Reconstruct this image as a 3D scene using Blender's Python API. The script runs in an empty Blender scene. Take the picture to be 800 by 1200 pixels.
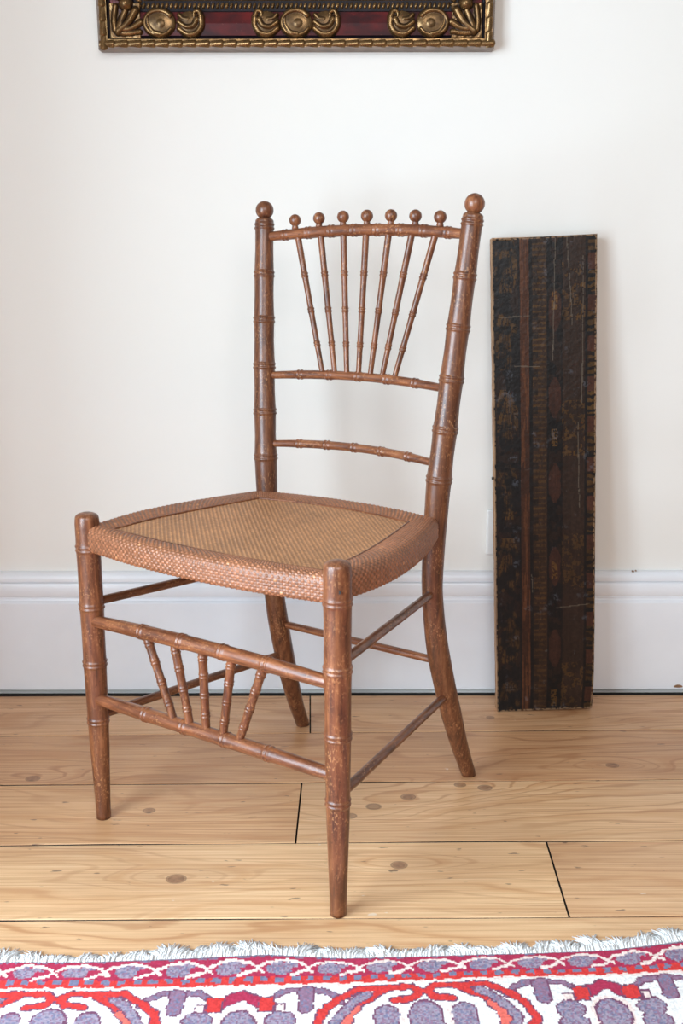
import bpy, math, random
import numpy as np
from mathutils import Vector, Matrix
random.seed(7)
rng = np.random.default_rng(7)
S = bpy.context.scene
COL = S.collection

# ------------------------------------------------------------------ camera, light, exposure
cam_d = bpy.data.cameras.new('camera')
cam_d.sensor_fit = 'VERTICAL'; cam_d.sensor_height = 24.0; cam_d.sensor_width = 16.0
cam_d.lens = 1272.67 / 1200 * 24.0
cam_d.clip_start = 0.02
cam = bpy.data.objects.new('camera', cam_d); COL.objects.link(cam)
CAM_H = 0.8128
cam.matrix_world = (Matrix.Translation((0, 0, CAM_H)) @ Matrix.Rotation(math.pi/2 - 0.2325, 4, 'X')
                    @ Matrix.Rotation(-0.0015, 4, 'Z'))
cam_d.dof.use_dof = True
cam_d.dof.focus_distance = 1.62
cam_d.dof.aperture_fstop = 5.6
S.camera = cam
S.view_settings.view_transform = 'Standard'; S.view_settings.look = 'None'
S.view_settings.gamma = 1; S.view_settings.use_curve_mapping = False
S.view_settings.exposure = 0.03

world = bpy.data.worlds.new('room_light'); S.world = world; world.use_nodes = True
world.node_tree.nodes['Background'].inputs[0].default_value = (1.0, 0.95, 0.89, 1)
world.node_tree.nodes['Background'].inputs[1].default_value = 0.30

def area(name, loc, aim, sx, sy, power, col):
    d = bpy.data.lights.new(name, 'AREA'); d.shape = 'RECTANGLE'; d.size = sx; d.size_y = sy
    d.energy = power; d.color = col
    o = bpy.data.objects.new(name, d); COL.objects.link(o); o.location = loc
    o.rotation_euler = (Vector(aim) - Vector(loc)).to_track_quat('-Z', 'Y').to_euler()
    return o
area('window_daylight', (-1.20, 0.30, 0.86), (0.0, 0.60, 0.74), 1.45, 1.3, 98, (0.69, 0.86, 1.0))
area('second_window_daylight', (0.2, -0.85, 1.65), (0.0, 0.9, 0.0), 1.2, 1.2, 27, (0.95, 0.97, 1.0))

# ------------------------------------------------------------------ helpers
def lin(r, g, b):
    f = lambda c: c/12.92 if c <= 0.04045 else ((c+0.055)/1.055)**2.4
    return (f(r/255), f(g/255), f(b/255), 1.0)
def lina(a):
    a = np.asarray(a, float)/255
    return np.where(a <= 0.04045, a/12.92, ((a+0.055)/1.055)**2.4)

class MB:
    def __init__(s): s.v = []; s.f = []
    def add(s, vs, fs):
        n = len(s.v); s.v.extend([tuple(map(float, p)) for p in vs]); s.f.extend([tuple(n+i for i in f) for f in fs])
    def box(s, x0, x1, y0, y1, z0, z1):
        s.add([(x0,y0,z0),(x1,y0,z0),(x1,y1,z0),(x0,y1,z0),(x0,y0,z1),(x1,y0,z1),(x1,y1,z1),(x0,y1,z1)],
              [(0,3,2,1),(4,5,6,7),(0,1,5,4),(1,2,6,5),(2,3,7,6),(3,0,4,7)])
    def mesh(s, name, mat, smooth=True):
        me = bpy.data.meshes.new(name); me.from_pydata(s.v, [], s.f)
        if mat: me.materials.append(mat)
        me.polygons.foreach_set('use_smooth', [smooth]*len(me.polygons)); me.update()
        return me
    def build(s, name, mat, parent=None, smooth=True):
        return link(name, s.mesh(name, mat, smooth), parent)
def link(name, me, parent=None):
    o = bpy.data.objects.new(name, me); COL.objects.link(o)
    if parent: o.parent = parent
    return o
def empty(name, loc, rz=0):
    o = bpy.data.objects.new(name, None); COL.objects.link(o); o.location = loc
    o.rotation_euler = (0, 0, rz); o.empty_display_size = 0.05
    return o
def tag(o, label=None, cat=None, group=None, kind=None):
    if label: o['label'] = label
    if cat: o['category'] = cat
    if group: o['group'] = group
    if kind: o['kind'] = kind
    return o
def bevel(o, w, seg=2):
    m = o.modifiers.new('bevel', 'BEVEL'); m.width = w; m.segments = seg; m.limit_method = 'ANGLE'
    return o

def catmull(P, n, closed=False):
    P = [np.array(p, float) for p in P]; out = []
    N = len(P); segs = N if closed else N-1
    for i in range(segs):
        p0 = P[(i-1) % N] if (closed or i > 0) else 2*P[0]-P[1]
        p1 = P[i]; p2 = P[(i+1) % N]
        p3 = P[(i+2) % N] if (closed or i+2 < N) else 2*P[-1]-P[-2]
        for k in range(n):
            t = k/n
            out.append(0.5*((2*p1)+(-p0+p2)*t+(2*p0-5*p1+4*p2-p3)*t*t+(-p0+3*p1-3*p2+p3)*t**3))
    if not closed: out.append(P[-1])
    return np.array(out)

def resample_at(path, s_vals):
    d = np.r_[0, np.cumsum(np.linalg.norm(np.diff(path, axis=0), axis=1))]
    return np.array([[np.interp(s, d, path[:, k]) for k in range(3)] for s in s_vals]), d[-1]
def plen(path):
    return float(np.linalg.norm(np.diff(path, axis=0), axis=1).sum())

def tube(mb, path, rad, nodes=(), seg=20, amp=0.0013, cap0='flat', cap1='flat', flatz0=False, ringw=0.0017, step=0.006):
    """turned rod: path (n,3); rad = [(t,r)..]; nodes = fractions of the length carrying a double bead"""
    path = np.asarray(path, float); L = plen(path)
    s = list(np.arange(0, L, step)) + [L]
    off = ringw*1.75
    for n in nodes:
        c = n*L
        s += [c+k*ringw*0.5 for k in range(-8, 9)]
    s = np.array(sorted(set(round(x, 6) for x in s if 0 <= x <= L)))
    pts, _ = resample_at(path, s)
    r = np.interp(s/L, [a for a, b in rad], [b for a, b in rad])
    for n in nodes:
        c = n*L
        r = r + amp*np.exp(-((s-c-off)/ringw)**2) + amp*np.exp(-((s-c+off)/ringw)**2) + amp*0.25*np.exp(-((s-c)/(ringw*5))**2)
    def dome(end):
        nonlocal pts, r
        re = r[-1] if end else r[0]
        t = (pts[-1]-pts[-2]) if end else (pts[0]-pts[1]); t = t/np.linalg.norm(t)
        base = pts[-1] if end else pts[0]
        a = np.linspace(0, math.pi/2, 7)[1:]
        add = np.array([base + t*re*0.45*math.sin(x) for x in a]); ra = np.array([max(re*math.cos(x), 1e-5) for x in a])
        if end: pts = np.vstack([pts, add]); r = np.r_[r, ra]
        else: pts = np.vstack([add[::-1], pts]); r = np.r_[ra[::-1], r]
    if cap1 == 'dome': dome(True)
    if cap0 == 'dome': dome(False)
    T = np.gradient(pts, axis=0); T /= np.linalg.norm(T, axis=1)[:, None] + 1e-12
    ref = np.array([0, 0, 1.0]) if abs(T[0][2]) < 0.8 else np.array([1.0, 0, 0])
    n0 = np.cross(T[0], ref); n0 /= np.linalg.norm(n0)
    V = []
    ang = np.linspace(0, 2*math.pi, seg, endpoint=False)
    for i in range(len(pts)):
        n0 = n0 - T[i]*np.dot(n0, T[i]); n0 /= np.linalg.norm(n0)
        b0 = np.cross(T[i], n0)
        ring = pts[i] + r[i]*(np.cos(ang)[:, None]*n0 + np.sin(ang)[:, None]*b0)
        if flatz0 and i == 0: ring[:, 2] = pts[0][2]
        V.extend(ring)
    F = []
    m = len(pts)
    for i in range(m-1):
        for k in range(seg):
            a = i*seg+k; b = i*seg+(k+1) % seg
            F.append((a, b, b+seg, a+seg))
    F.append(tuple(range(seg))[::-1]); F.append(tuple((m-1)*seg+k for k in range(seg)))
    mb.add(V, F)

def lathe(mb, c, prof, seg=24):
    V = []; F = []
    for (r, z) in prof:
        for k in range(seg):
            a = 2*math.pi*k/seg; V.append((c[0]+r*math.cos(a), c[1]+r*math.sin(a), c[2]+z))
    for i in range(len(prof)-1):
        for k in range(seg):
            a = i*seg+k; b = i*seg+(k+1) % seg; F.append((a, b, b+seg, a+seg))
    F.append(tuple(range(seg))[::-1]); F.append(tuple((len(prof)-1)*seg+k for k in range(seg)))
    mb.add(V, F)

def vnoise(x, y, seed=0):
    """smooth value noise on arrays"""
    xi = np.floor(x).astype(int); yi = np.floor(y).astype(int); xf = x-xi; yf = y-yi
    def h(a, b):
        n = (a*374761393 + b*668265263 + seed*974634777) & 0x7fffffff
        n = ((n ^ (n >> 13))*1274126177) & 0x7fffffff
        return ((n ^ (n >> 16)) & 0xffff)/65535.0
    u = xf*xf*(3-2*xf); v = yf*yf*(3-2*yf)
    return (h(xi, yi)*(1-u)+h(xi+1, yi)*u)*(1-v)+(h(xi, yi+1)*(1-u)+h(xi+1, yi+1)*u)*v
def fbm(x, y, seed=0, o=4):
    s = 0; a = 0.5
    for k in range(o): s = s + a*vnoise(x*2**k, y*2**k, seed+k); a *= 0.5
    return s/(1-0.5**o)

def grid_mesh(name, X, Y, Z, face_col, mat, keep=None, point_col=None):
    """(n,m) vertex grid as a mesh, with one colour per face (or per vertex)"""
    n, m = X.shape
    co = np.stack([X, Y, Z], -1).reshape(-1, 3).astype(np.float32)
    i, j = np.meshgrid(np.arange(n-1), np.arange(m-1), indexing='ij')
    a = (i*m+j); q = np.stack([a, a+m, a+m+1, a+1], -1).reshape(-1, 4)
    fc = None if face_col is None else face_col.reshape(-1, 3)
    if keep is not None:
        k = keep.reshape(-1); q = q[k]
        if fc is not None: fc = fc[k]
        used = np.zeros(len(co), bool); used[q.ravel()] = True
        idx = np.cumsum(used)-1; co = co[used]; q = idx[q]
        if point_col is not None: point_col = point_col.reshape(-1, 3)[used]
    me = bpy.data.meshes.new(name)
    me.vertices.add(len(co)); me.vertices.foreach_set('co', co.ravel())
    me.loops.add(q.size); me.loops.foreach_set('vertex_index', q.ravel().astype(np.int32))
    me.polygons.add(len(q)); me.polygons.foreach_set('loop_start', np.arange(0, q.size, 4, dtype=np.int32))
    me.polygons.foreach_set('use_smooth', np.ones(len(q), bool))
    me.update(calc_edges=True)
    if fc is not None:
        at = me.color_attributes.new('pattern', 'FLOAT_COLOR', 'CORNER')
        c = np.ones((q.size, 4), np.float32); c[:, :3] = np.repeat(fc, 4, 0); at.data.foreach_set('color', c.ravel())
    elif point_col is not None:
        at = me.color_attributes.new('pattern', 'FLOAT_COLOR', 'POINT')
        c = np.ones((len(co), 4), np.float32); c[:, :3] = point_col.reshape(-1, 3); at.data.foreach_set('color', c.ravel())
    me.materials.append(mat)
    return me

# ------------------------------------------------------------------ node helpers
class NT:
    def __init__(s, name):
        s.m = bpy.data.materials.new(name); s.m.use_nodes = True; s.t = s.m.node_tree
        s.b = s.t.nodes['Principled BSDF']
    def n(s, typ, **kw):
        o = s.t.nodes.new(typ)
        for k, v in kw.items(): setattr(o, k, v)
        return o
    def l(s, a, b): s.t.links.new(a, b)
    def put(s, sock, v):
        if isinstance(v, bpy.types.NodeSocket): s.l(v, sock)
        elif v is not None: sock.default_value = v
    def math(s, op, a, b=None, c=None, clamp=False):
        o = s.n('ShaderNodeMath', operation=op, use_clamp=clamp); s.put(o.inputs[0], a)
        if b is not None: s.put(o.inputs[1], b)
        if c is not None: s.put(o.inputs[2], c)
        return o.outputs[0]
    def noise(s, vec, scale, detail=4, rough=0.5, dist=0.0):
        o = s.n('ShaderNodeTexNoise'); s.l(vec, o.inputs['Vector']); o.inputs['Scale'].default_value = scale
        o.inputs['Detail'].default_value = detail; o.inputs['Roughness'].default_value = rough
        o.inputs['Distortion'].default_value = dist
        return o.outputs['Fac']
    def mapping(s, vec, scale=(1,1,1), loc=(0,0,0)):
        o = s.n('ShaderNodeMapping'); s.l(vec, o.inputs[0]); o.inputs['Scale'].default_value = scale
        s.put(o.inputs['Location'], loc)
        return o.outputs[0]
    def ramp(s, fac, stops, interp='LINEAR'):
        o = s.n('ShaderNodeValToRGB'); s.l(fac, o.inputs[0]); e = o.color_ramp.elements; o.color_ramp.interpolation = interp
        e[0].position, e[0].color = stops[0]; e[1].position, e[1].color = stops[1]
        for p, c in stops[2:]:
            k = e.new(p); k.color = c
        return o.outputs[0]
    def mix(s, fac, a, b, mode='MIX'):
        o = s.n('ShaderNodeMix', data_type='RGBA', blend_type=mode); s.put(o.inputs[0], fac)
        s.put(o.inputs[6], a); s.put(o.inputs[7], b)
        return o.outputs[2]
    def bump(s, h, strength, dist=0.001):
        o = s.n('ShaderNodeBump'); s.l(h, o.inputs['Height']); o.inputs['Strength'].default_value = strength
        o.inputs['Distance'].default_value = dist; s.l(o.outputs[0], s.b.inputs['Normal'])
    def coord(s, k='Object'): return s.n('ShaderNodeTexCoord').outputs[k]
BW = lambda v: (v, v, v, 1)

# ------------------------------------------------------------------ materials
def mat_wall():
    t = NT('painted_plaster'); c = t.coord()
    n1 = t.noise(c, 1.3, 3); n2 = t.noise(c, 60, 4)
    t.l(t.ramp(n1, [(0.3, lin(233, 229, 222)), (0.7, lin(237, 233, 227))]), t.b.inputs['Base Color'])
    t.b.inputs['Roughness'].default_value = 0.75
    n3 = t.noise(t.mapping(c, (1, 1, 0.35)), 9, 3)
    t.bump(t.math('ADD', t.math('MULTIPLY', n2, 0.25), n3), 0.35, 0.0012)
    return t.m
def mat_gloss_white():
    t = NT('white_gloss_paint'); c = t.coord()
    n1 = t.noise(c, 7, 4)
    t.l(t.ramp(n1, [(0.35, lin(231, 232, 236)), (0.7, lin(238, 239, 242))]), t.b.inputs['Base Color'])
    t.b.inputs['Roughness'].default_value = 0.32
    t.bump(t.noise(t.mapping(c, (0.3, 1, 3)), 40, 3), 0.18, 0.0008)
    return t.m
def mat_chair(axis, tone=1.0):
    t = NT('varnished_beech_' + axis); c = t.coord()
    sc = {'z': (1, 1, 0.12), 'x': (0.12, 1, 1), 'y': (1, 0.12, 1)}[axis]
    g = t.noise(t.mapping(c, sc), 170, 5, 0.6)
    big = t.noise(c, 14, 3)
    col = t.ramp(g, [(0.30, lin(74*tone, 38*tone, 22*tone)), (0.50, lin(128*tone, 74*tone, 45*tone)), (0.70, lin(166*tone, 106*tone, 68*tone))])
    col = t.mix(t.ramp(big, [(0.35, BW(0)), (0.72, BW(0.55))]), col, lin(82*tone, 42*tone, 24*tone))
    sp = t.noise(t.mapping(c, tuple(0.5+0.5*v for v in sc)), 420, 2, 0.5)
    patch = t.noise(c, 26, 3)
    wear = t.math('MULTIPLY', t.ramp(sp, [(0.56, BW(0)), (0.66, BW(1))]), t.ramp(patch, [(0.42, BW(0.05)), (0.66, BW(0.6))]))
    col = t.mix(wear, col, lin(192, 138, 92))
    dk = t.math('MULTIPLY', t.ramp(t.noise(c, 240, 2), [(0.64, BW(0)), (0.74, BW(1))]), 0.6)
    col = t.mix(dk, col, lin(66, 34, 22))
    t.l(col, t.b.inputs['Base Color'])
    t.l(t.ramp(g, [(0.3, BW(0.44)), (0.7, BW(0.30))]), t.b.inputs['Roughness'])
    t.b.inputs['Coat Weight'].default_value = 0.25; t.b.inputs['Coat Roughness'].default_value = 0.22
    t.bump(t.math('ADD', g, t.math('MULTIPLY', wear, 0.6)), 0.25, 0.0006)
    return t.m
def mat_attr(name, rough, spec=0.5, fine=0.0, fscale=900, coat=0):
    t = NT(name)
    a = t.n('ShaderNodeAttribute', attribute_name='pattern')
    t.l(a.outputs['Color'], t.b.inputs['Base Color'])
    t.b.inputs['Roughness'].default_value = rough
    t.b.inputs['Specular IOR Level'].default_value = spec
    t.b.inputs['Coat Weight'].default_value = coat
    if fine: t.bump(t.noise(t.coord(), fscale, 3), fine, 0.0006)
    return t.m
def mat_plain(name, rgb, rough=0.5, metal=0.0, nscale=None, var=0.12):
    t = NT(name)
    if nscale:
        n = t.noise(t.coord(), nscale, 4)
        t.l(t.ramp(n, [(0.3, lin(*[c*(1-var) for c in rgb])), (0.7, lin(*[min(255, c*(1+var)) for c in rgb]))]), t.b.inputs['Base Color'])
    else: t.b.inputs['Base Color'].default_value = lin(*rgb)
    t.b.inputs['Roughness'].default_value = rough; t.b.inputs['Metallic'].default_value = metal
    return t.m

KNOTS = [  # x, y, size, strength (floor metres)
    (-0.493, 1.589, .012, 1.0), (-0.222, 1.302, .014, 1.0), (-0.290, 1.486, .010, .55), (0.078, 1.335, .012, .8), (0.102, 1.527, .012, .75),
    (0.048, 1.497, .013, .3), (0.012, 1.469, .011, .45), (0.186, 1.566, .010, .5), (0.224, 1.556, .012, .6),
    (0.442, 1.632, .011, .9), (0.268, 1.822, .008, .5), (0.92, 1.30, .012, .8), (-0.95, 1.66, .012, .8), (-0.80, 1.44, .013, .8)]
KNOTS = [(x, y, s_*.78, st) for x, y, s_, st in KNOTS]
def mat_floor():
    t = NT('old_pine_boards'); c = t.n('ShaderNodeNewGeometry').outputs['Position']
    sep = t.n('ShaderNodeSeparateXYZ'); t.l(c, sep.inputs[0]); x, y = sep.outputs[0], sep.outputs[1]
    info = t.n('ShaderNodeObjectInfo')
    rnd = info.outputs['Random']
    comb = t.n('ShaderNodeCombineXYZ'); t.l(x, comb.inputs[0]); t.l(y, comb.inputs[1]); t.l(t.math('MULTIPLY', rnd, 7.0), comb.inputs[2])
    P = comb.outputs[0]
    # grain coordinate: stretched noise, pushed into closed loops round every knot
    warp = t.math('MULTIPLY', t.noise(t.mapping(P, (1.1, 5.0, 1)), 1.0, 3, 0.5), 0.55)
    warp2 = t.math('MULTIPLY', t.noise(t.mapping(P, (5.0, 26.0, 1)), 1.0, 3, 0.5), 0.06)
    g = t.math('ADD', t.math('ADD', t.math('MULTIPLY', y, 1.6), warp), warp2)
    kc = None
    for (kx, ky, ks, st) in KNOTS:
        dx = t.math('MULTIPLY', t.math('SUBTRACT', x, kx), 0.16/ks)
        dy = t.math('MULTIPLY', t.math('SUBTRACT', y, ky), 0.52/ks)
        d2 = t.math('ADD', t.math('MULTIPLY', dx, dx), t.math('MULTIPLY', dy, dy))
        e = t.math('EXPONENT', t.math('MULTIPLY', d2, -0.42))
        g = t.math('ADD', g, t.math('MULTIPLY', e, 0.15*st))
        dx2 = t.math('MULTIPLY', t.math('SUBTRACT', x, kx), 0.85/ks); dy2 = t.math('MULTIPLY', t.math('SUBTRACT', y, ky), 1.05/ks)
        q2 = t.math('ADD', t.math('MULTIPLY', dx2, dx2), t.math('MULTIPLY', dy2, dy2))
        core = t.math('MULTIPLY', t.math('SUBTRACT', 1.25, q2, clamp=True), st)
        kc = core if kc is None else t.math('MAXIMUM', kc, core)
    rings = t.math('SINE', t.math('MULTIPLY', g, 150.0))
    rings2 = t.math('SINE', t.math('MULTIPLY', g, 61.0))
    fine = t.noise(t.mapping(P, (4.5, 420.0, 1)), 1.0, 4, 0.6)
    base = t.ramp(fine, [(0.30, lin(192, 146, 106)), (0.50, lin(220, 179, 137)), (0.70, lin(236, 203, 163))])
    vis = t.ramp(t.noise(t.mapping(P, (1.2, 6, 1)), 1.0, 2), [(0.35, BW(0.15)), (0.65, BW(0.75))])
    rr = t.math('MULTIPLY', t.ramp(rings, [(0.72, BW(0)), (1.0, BW(1))]), vis)
    base = t.mix(t.math('MULTIPLY', rr, 0.75), base, lin(164, 108, 66))
    base = t.mix(t.math('MULTIPLY', t.ramp(rings2, [(0.6, BW(0)), (1.0, BW(1))]), 0.28), base, lin(188, 128, 76))
    # orange resin streaks
    st1 = t.ramp(t.noise(t.mapping(P, (3.5, 34, 1)), 1.0, 3, 0.55), [(0.66, BW(0)), (0.74, BW(1))])
    base = t.mix(t.math('MULTIPLY', st1, 0.55), base, lin(196, 128, 78))
    # broad stains
    stain = t.ramp(t.noise(t.mapping(P, (2.4, 7, 1), (3, 1, 0)), 1.0, 4, 0.6), [(0.42, BW(0)), (0.72, BW(1))])
    base = t.mix(t.math('MULTIPLY', stain, 0.42), base, lin(158, 116, 84))
    tint = t.mix(1.0, base, info.outputs['Color'], 'MULTIPLY')
    # dark gouges and old nail marks
    gou = t.ramp(t.noise(t.mapping(P, (34, 120, 1), (0, 5, 0)), 1.0, 2, 0.5), [(0.71, BW(0)), (0.74, BW(1))])
    tint = t.mix(t.math('MULTIPLY', gou, 0.7), tint, lin(84, 58, 42))
    ring = t.math('MULTIPLY', t.ramp(kc, [(0.0, BW(0)), (0.16, BW(1)), (0.42, BW(0))]), 0.6)
    kn = t.ramp(t.noise(t.mapping(P, (120, 160, 1)), 1.0, 2), [(0.3, lin(98, 62, 42)), (0.7, lin(150, 104, 74))])
    tint = t.mix(t.ramp(kc, [(0.02, BW(0)), (0.6, BW(0.8))]), tint, kn)
    tint = t.mix(ring, tint, lin(78, 50, 34))
    # pale scuffs and paint flecks
    fl = t.ramp(t.noise(t.mapping(P, (55, 70, 1), (9, 3, 0)), 1.0, 2), [(0.77, BW(0)), (0.80, BW(1))])
    tint = t.mix(t.math('MULTIPLY', fl, 0.55), tint, lin(228, 216, 200))
    t.l(tint, t.b.inputs['Base Color'])
    t.l(t.ramp(t.noise(t.mapping(P, (6, 14, 1)), 1.0, 4), [(0.3, BW(0.33)), (0.7, BW(0.50))]), t.b.inputs['Roughness'])
    t.bump(t.math('ADD', t.math('ADD', fine, t.math('MULTIPLY', rr, 0.4)), t.math('MULTIPLY', gou, -2.0)), 0.22, 0.0008)
    return t.m
def mat_gold():
    t = NT('worn_gilding'); c = t.coord()
    n = t.noise(c, 70, 4)
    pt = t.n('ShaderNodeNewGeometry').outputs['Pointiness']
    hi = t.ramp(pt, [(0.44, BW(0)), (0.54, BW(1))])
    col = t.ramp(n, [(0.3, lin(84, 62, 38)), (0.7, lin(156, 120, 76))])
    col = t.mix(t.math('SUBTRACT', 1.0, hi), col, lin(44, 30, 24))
    t.l(col, t.b.inputs['Base Color'])
    t.b.inputs['Metallic'].default_value = 0.75
    t.l(t.ramp(n, [(0.3, BW(0.38)), (0.7, BW(0.22))]), t.b.inputs['Roughness'])
    t.bump(t.noise(c, 260, 3), 0.2, 0.0006)
    return t.m
def mat_red_lacquer():
    t = NT('dark_red_lacquer'); c = t.coord()
    n = t.noise(t.mapping(c, (1, 1, 2)), 26, 4)
    sp = t.noise(c, 260, 2)
    col = t.ramp(n, [(0.35, lin(52, 18, 22)), (0.68, lin(98, 24, 24))])
    col = t.mix(t.math('MULTIPLY', t.ramp(sp, [(0.70, BW(0)), (0.76, BW(1))]), 0.5), col, lin(150, 90, 80))
    t.l(col, t.b.inputs['Base Color']); t.b.inputs['Roughness'].default_value = 0.28
    t.bump(n, 0.15, 0.001)
    t.b.inputs['Specular IOR Level'].default_value = 0.4
    return t.m
def mat_raw_edge():
    t = NT('raw_pine_edge'); c = t.coord()
    n = t.noise(t.mapping(c, (1, 1, 0.08)), 120, 4)
    t.l(t.ramp(n, [(0.35, lin(120, 84, 58)), (0.6, lin(186, 146, 108))]), t.b.inputs['Base Color'])
    t.b.inputs['Roughness'].default_value = 0.7
    return t.m

M_WALL = mat_wall(); M_WHITE = mat_gloss_white()
M_CZ = mat_chair('z', 0.95); M_CX = mat_chair('x', 1.0); M_CY = mat_chair('y', 0.86); M_CZR = mat_chair('z', 0.86)
M_CZR.name = 'varnished_beech_back'
M_FLOOR = mat_floor(); M_GOLD = mat_gold(); M_RED = mat_red_lacquer(); M_EDGE = mat_raw_edge()
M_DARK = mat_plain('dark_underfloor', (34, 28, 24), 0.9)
M_NAVY = mat_plain('dark_frame_groove', (26, 18, 22), 0.4, 0, 60, 0.3)
M_FRAMEBACK = mat_plain('grey_brown_frame_side', (126, 112, 102), 0.6, 0, 40)
M_CANVAS = mat_plain('dark_canvas', (58, 48, 38), 0.6, 0, 12, 0.35)
M_PLASTIC = mat_plain('white_plastic', (236, 236, 234), 0.35)
M_NAIL = mat_plain('dark_iron', (44, 36, 32), 0.5, 0.6)
M_FRINGE = mat_plain('cotton_fringe', (246, 246, 245), 0.9, 0, 90, 0.05)
M_WEAVE = mat_attr('varnished_cane', 0.40, 0.5, 0.15, 700, 0.15)
M_STRAW = mat_attr('natural_cane', 0.5, 0.45, 0.15, 700)
M_NAVY.node_tree.nodes['Principled BSDF'].inputs['Specular IOR Level'].default_value = 0.15
M_RUG = mat_attr('knotted_wool', 0.95, 0.1, 0.5, 500)
M_BOARD = mat_attr('stencilled_board', 0.38, 0.28, 0.5, 240)
M_BARE = mat_plain('bare_wood_chip', (140, 104, 74), 0.8, 0, 200)

# ------------------------------------------------------------------ setting: wall, skirting, floor
YW = 1.955
mb = MB(); mb.box(-3.2, 3.2, YW, YW+0.12, -0.03, 2.7)
tag(mb.build('wall_back', M_WALL, smooth=False), kind='structure')

# left-hand wall with the window whose daylight falls across the chair
mb = MB(); xw = -1.05; th = 0.14; wy0, wy1, wz0, wz1 = -0.42, 1.00, 0.20, 1.50
mb.box(xw-th, xw, -2.2, wy0, -0.03, 2.7); mb.box(xw-th, xw, wy1, YW, -0.03, 2.7)
mb.box(xw-th, xw, wy0, wy1, -0.03, wz0); mb.box(xw-th, xw, wy0, wy1, wz1, 2.7)
tag(mb.build('wall_left', M_WALL, smooth=False), kind='structure')
mb = MB(); fw = 0.035
for a in (wy0, (wy0+wy1)/2-fw/2, wy1-fw): mb.box(xw-.06, xw-.025, a, a+fw, wz0, wz1)
for a in (wz0, (wz0+wz1)/2-fw/2, wz1-fw): mb.box(xw-.058, xw-.027, wy0+fw, wy1-fw, a, a+fw)
mb.box(xw, xw+.19, wy1+.005, wy1+.035, wz0-.05, wz1+.05)   # unseen shutter leaf, added and sized to shade the back wall's left edge
tag(mb.build('window_1', M_WHITE, smooth=False), kind='structure')

def skirting():
    # profile (y, z) of the moulded board, front towards -y
    f = YW-0.020
    pr = [(YW, 0.0075), (f, 0.0075), (f, 0.1785), (f+0.0012, 0.1805), (f+0.0050, 0.1835), (f+0.0062, 0.1875), (f+0.0062, 0.1892), (f+0.0022, 0.1896)]
    for k in range(9):
        a = -math.pi/2 + math.pi*k/8
        pr.append((f+0.0042-0.0045*math.cos(a*0.9), 0.2045+0.0135*math.sin(a)))
    pr += [(f+0.0064, 0.2188), (f+0.0064, 0.2198), (f+0.0030, 0.2204)]
    for k in range(7):
        a = math.pi/2*k/6
        pr.append((f+0.0030+0.0120*(1-math.cos(a)), 0.2250+0.0125*math.sin(a)))
    pr += [(YW, 0.2375)]
    mb = MB(); n = len(pr)
    V = [(x, y, z) for x in (-3.2, 3.2) for (y, z) in pr]
    F = [(i, (i+1) % n, n+(i+1) % n, n+i) for i in range(n)] + [tuple(range(n))[::-1], tuple(range(n, 2*n))]
    mb.add(V, F)
    o = mb.build('baseboard_back', M_WHITE, smooth=False)
    tag(o, kind='structure')
    # chipped paint at the foot of the skirting
    mb = MB(); c = (0.640, f-0.0002, 0.0115)
    V = [(c[0]+0.0085*math.cos(a), c[1], c[2]+0.0048*math.sin(a)*(1 if math.sin(a) > 0 else .35)) for a in np.linspace(0, 2*math.pi, 18, endpoint=False)]
    V2 = [(p[0], p[1]+0.002, p[2]) for p in V]
    mb.add(V+V2, [tuple(range(18))]+[(i, i+18, (i+1) % 18+18, (i+1) % 18) for i in range(18)])
    mb.build('paint_chip', M_BARE, o, smooth=False)
    mb = MB()
    for dx, dz, r in ((0.0, 0, .0022), (0.0055, .0012, .0014)):
        V = [(0.543+dx+r*math.cos(a), f+0.0088, 0.2375+dz+r*0.7*math.sin(a)) for a in np.linspace(0, 2*math.pi, 10, endpoint=False)]
        mb.add(V+[(p[0], p[1]+0.004, p[2]) for p in V], [tuple(range(10))]+[(i, i+10, (i+1) % 10+10, (i+1) % 10) for i in range(10)])
    mb.build('paint_fleck', M_BARE, o, smooth=False)
skirting()

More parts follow.
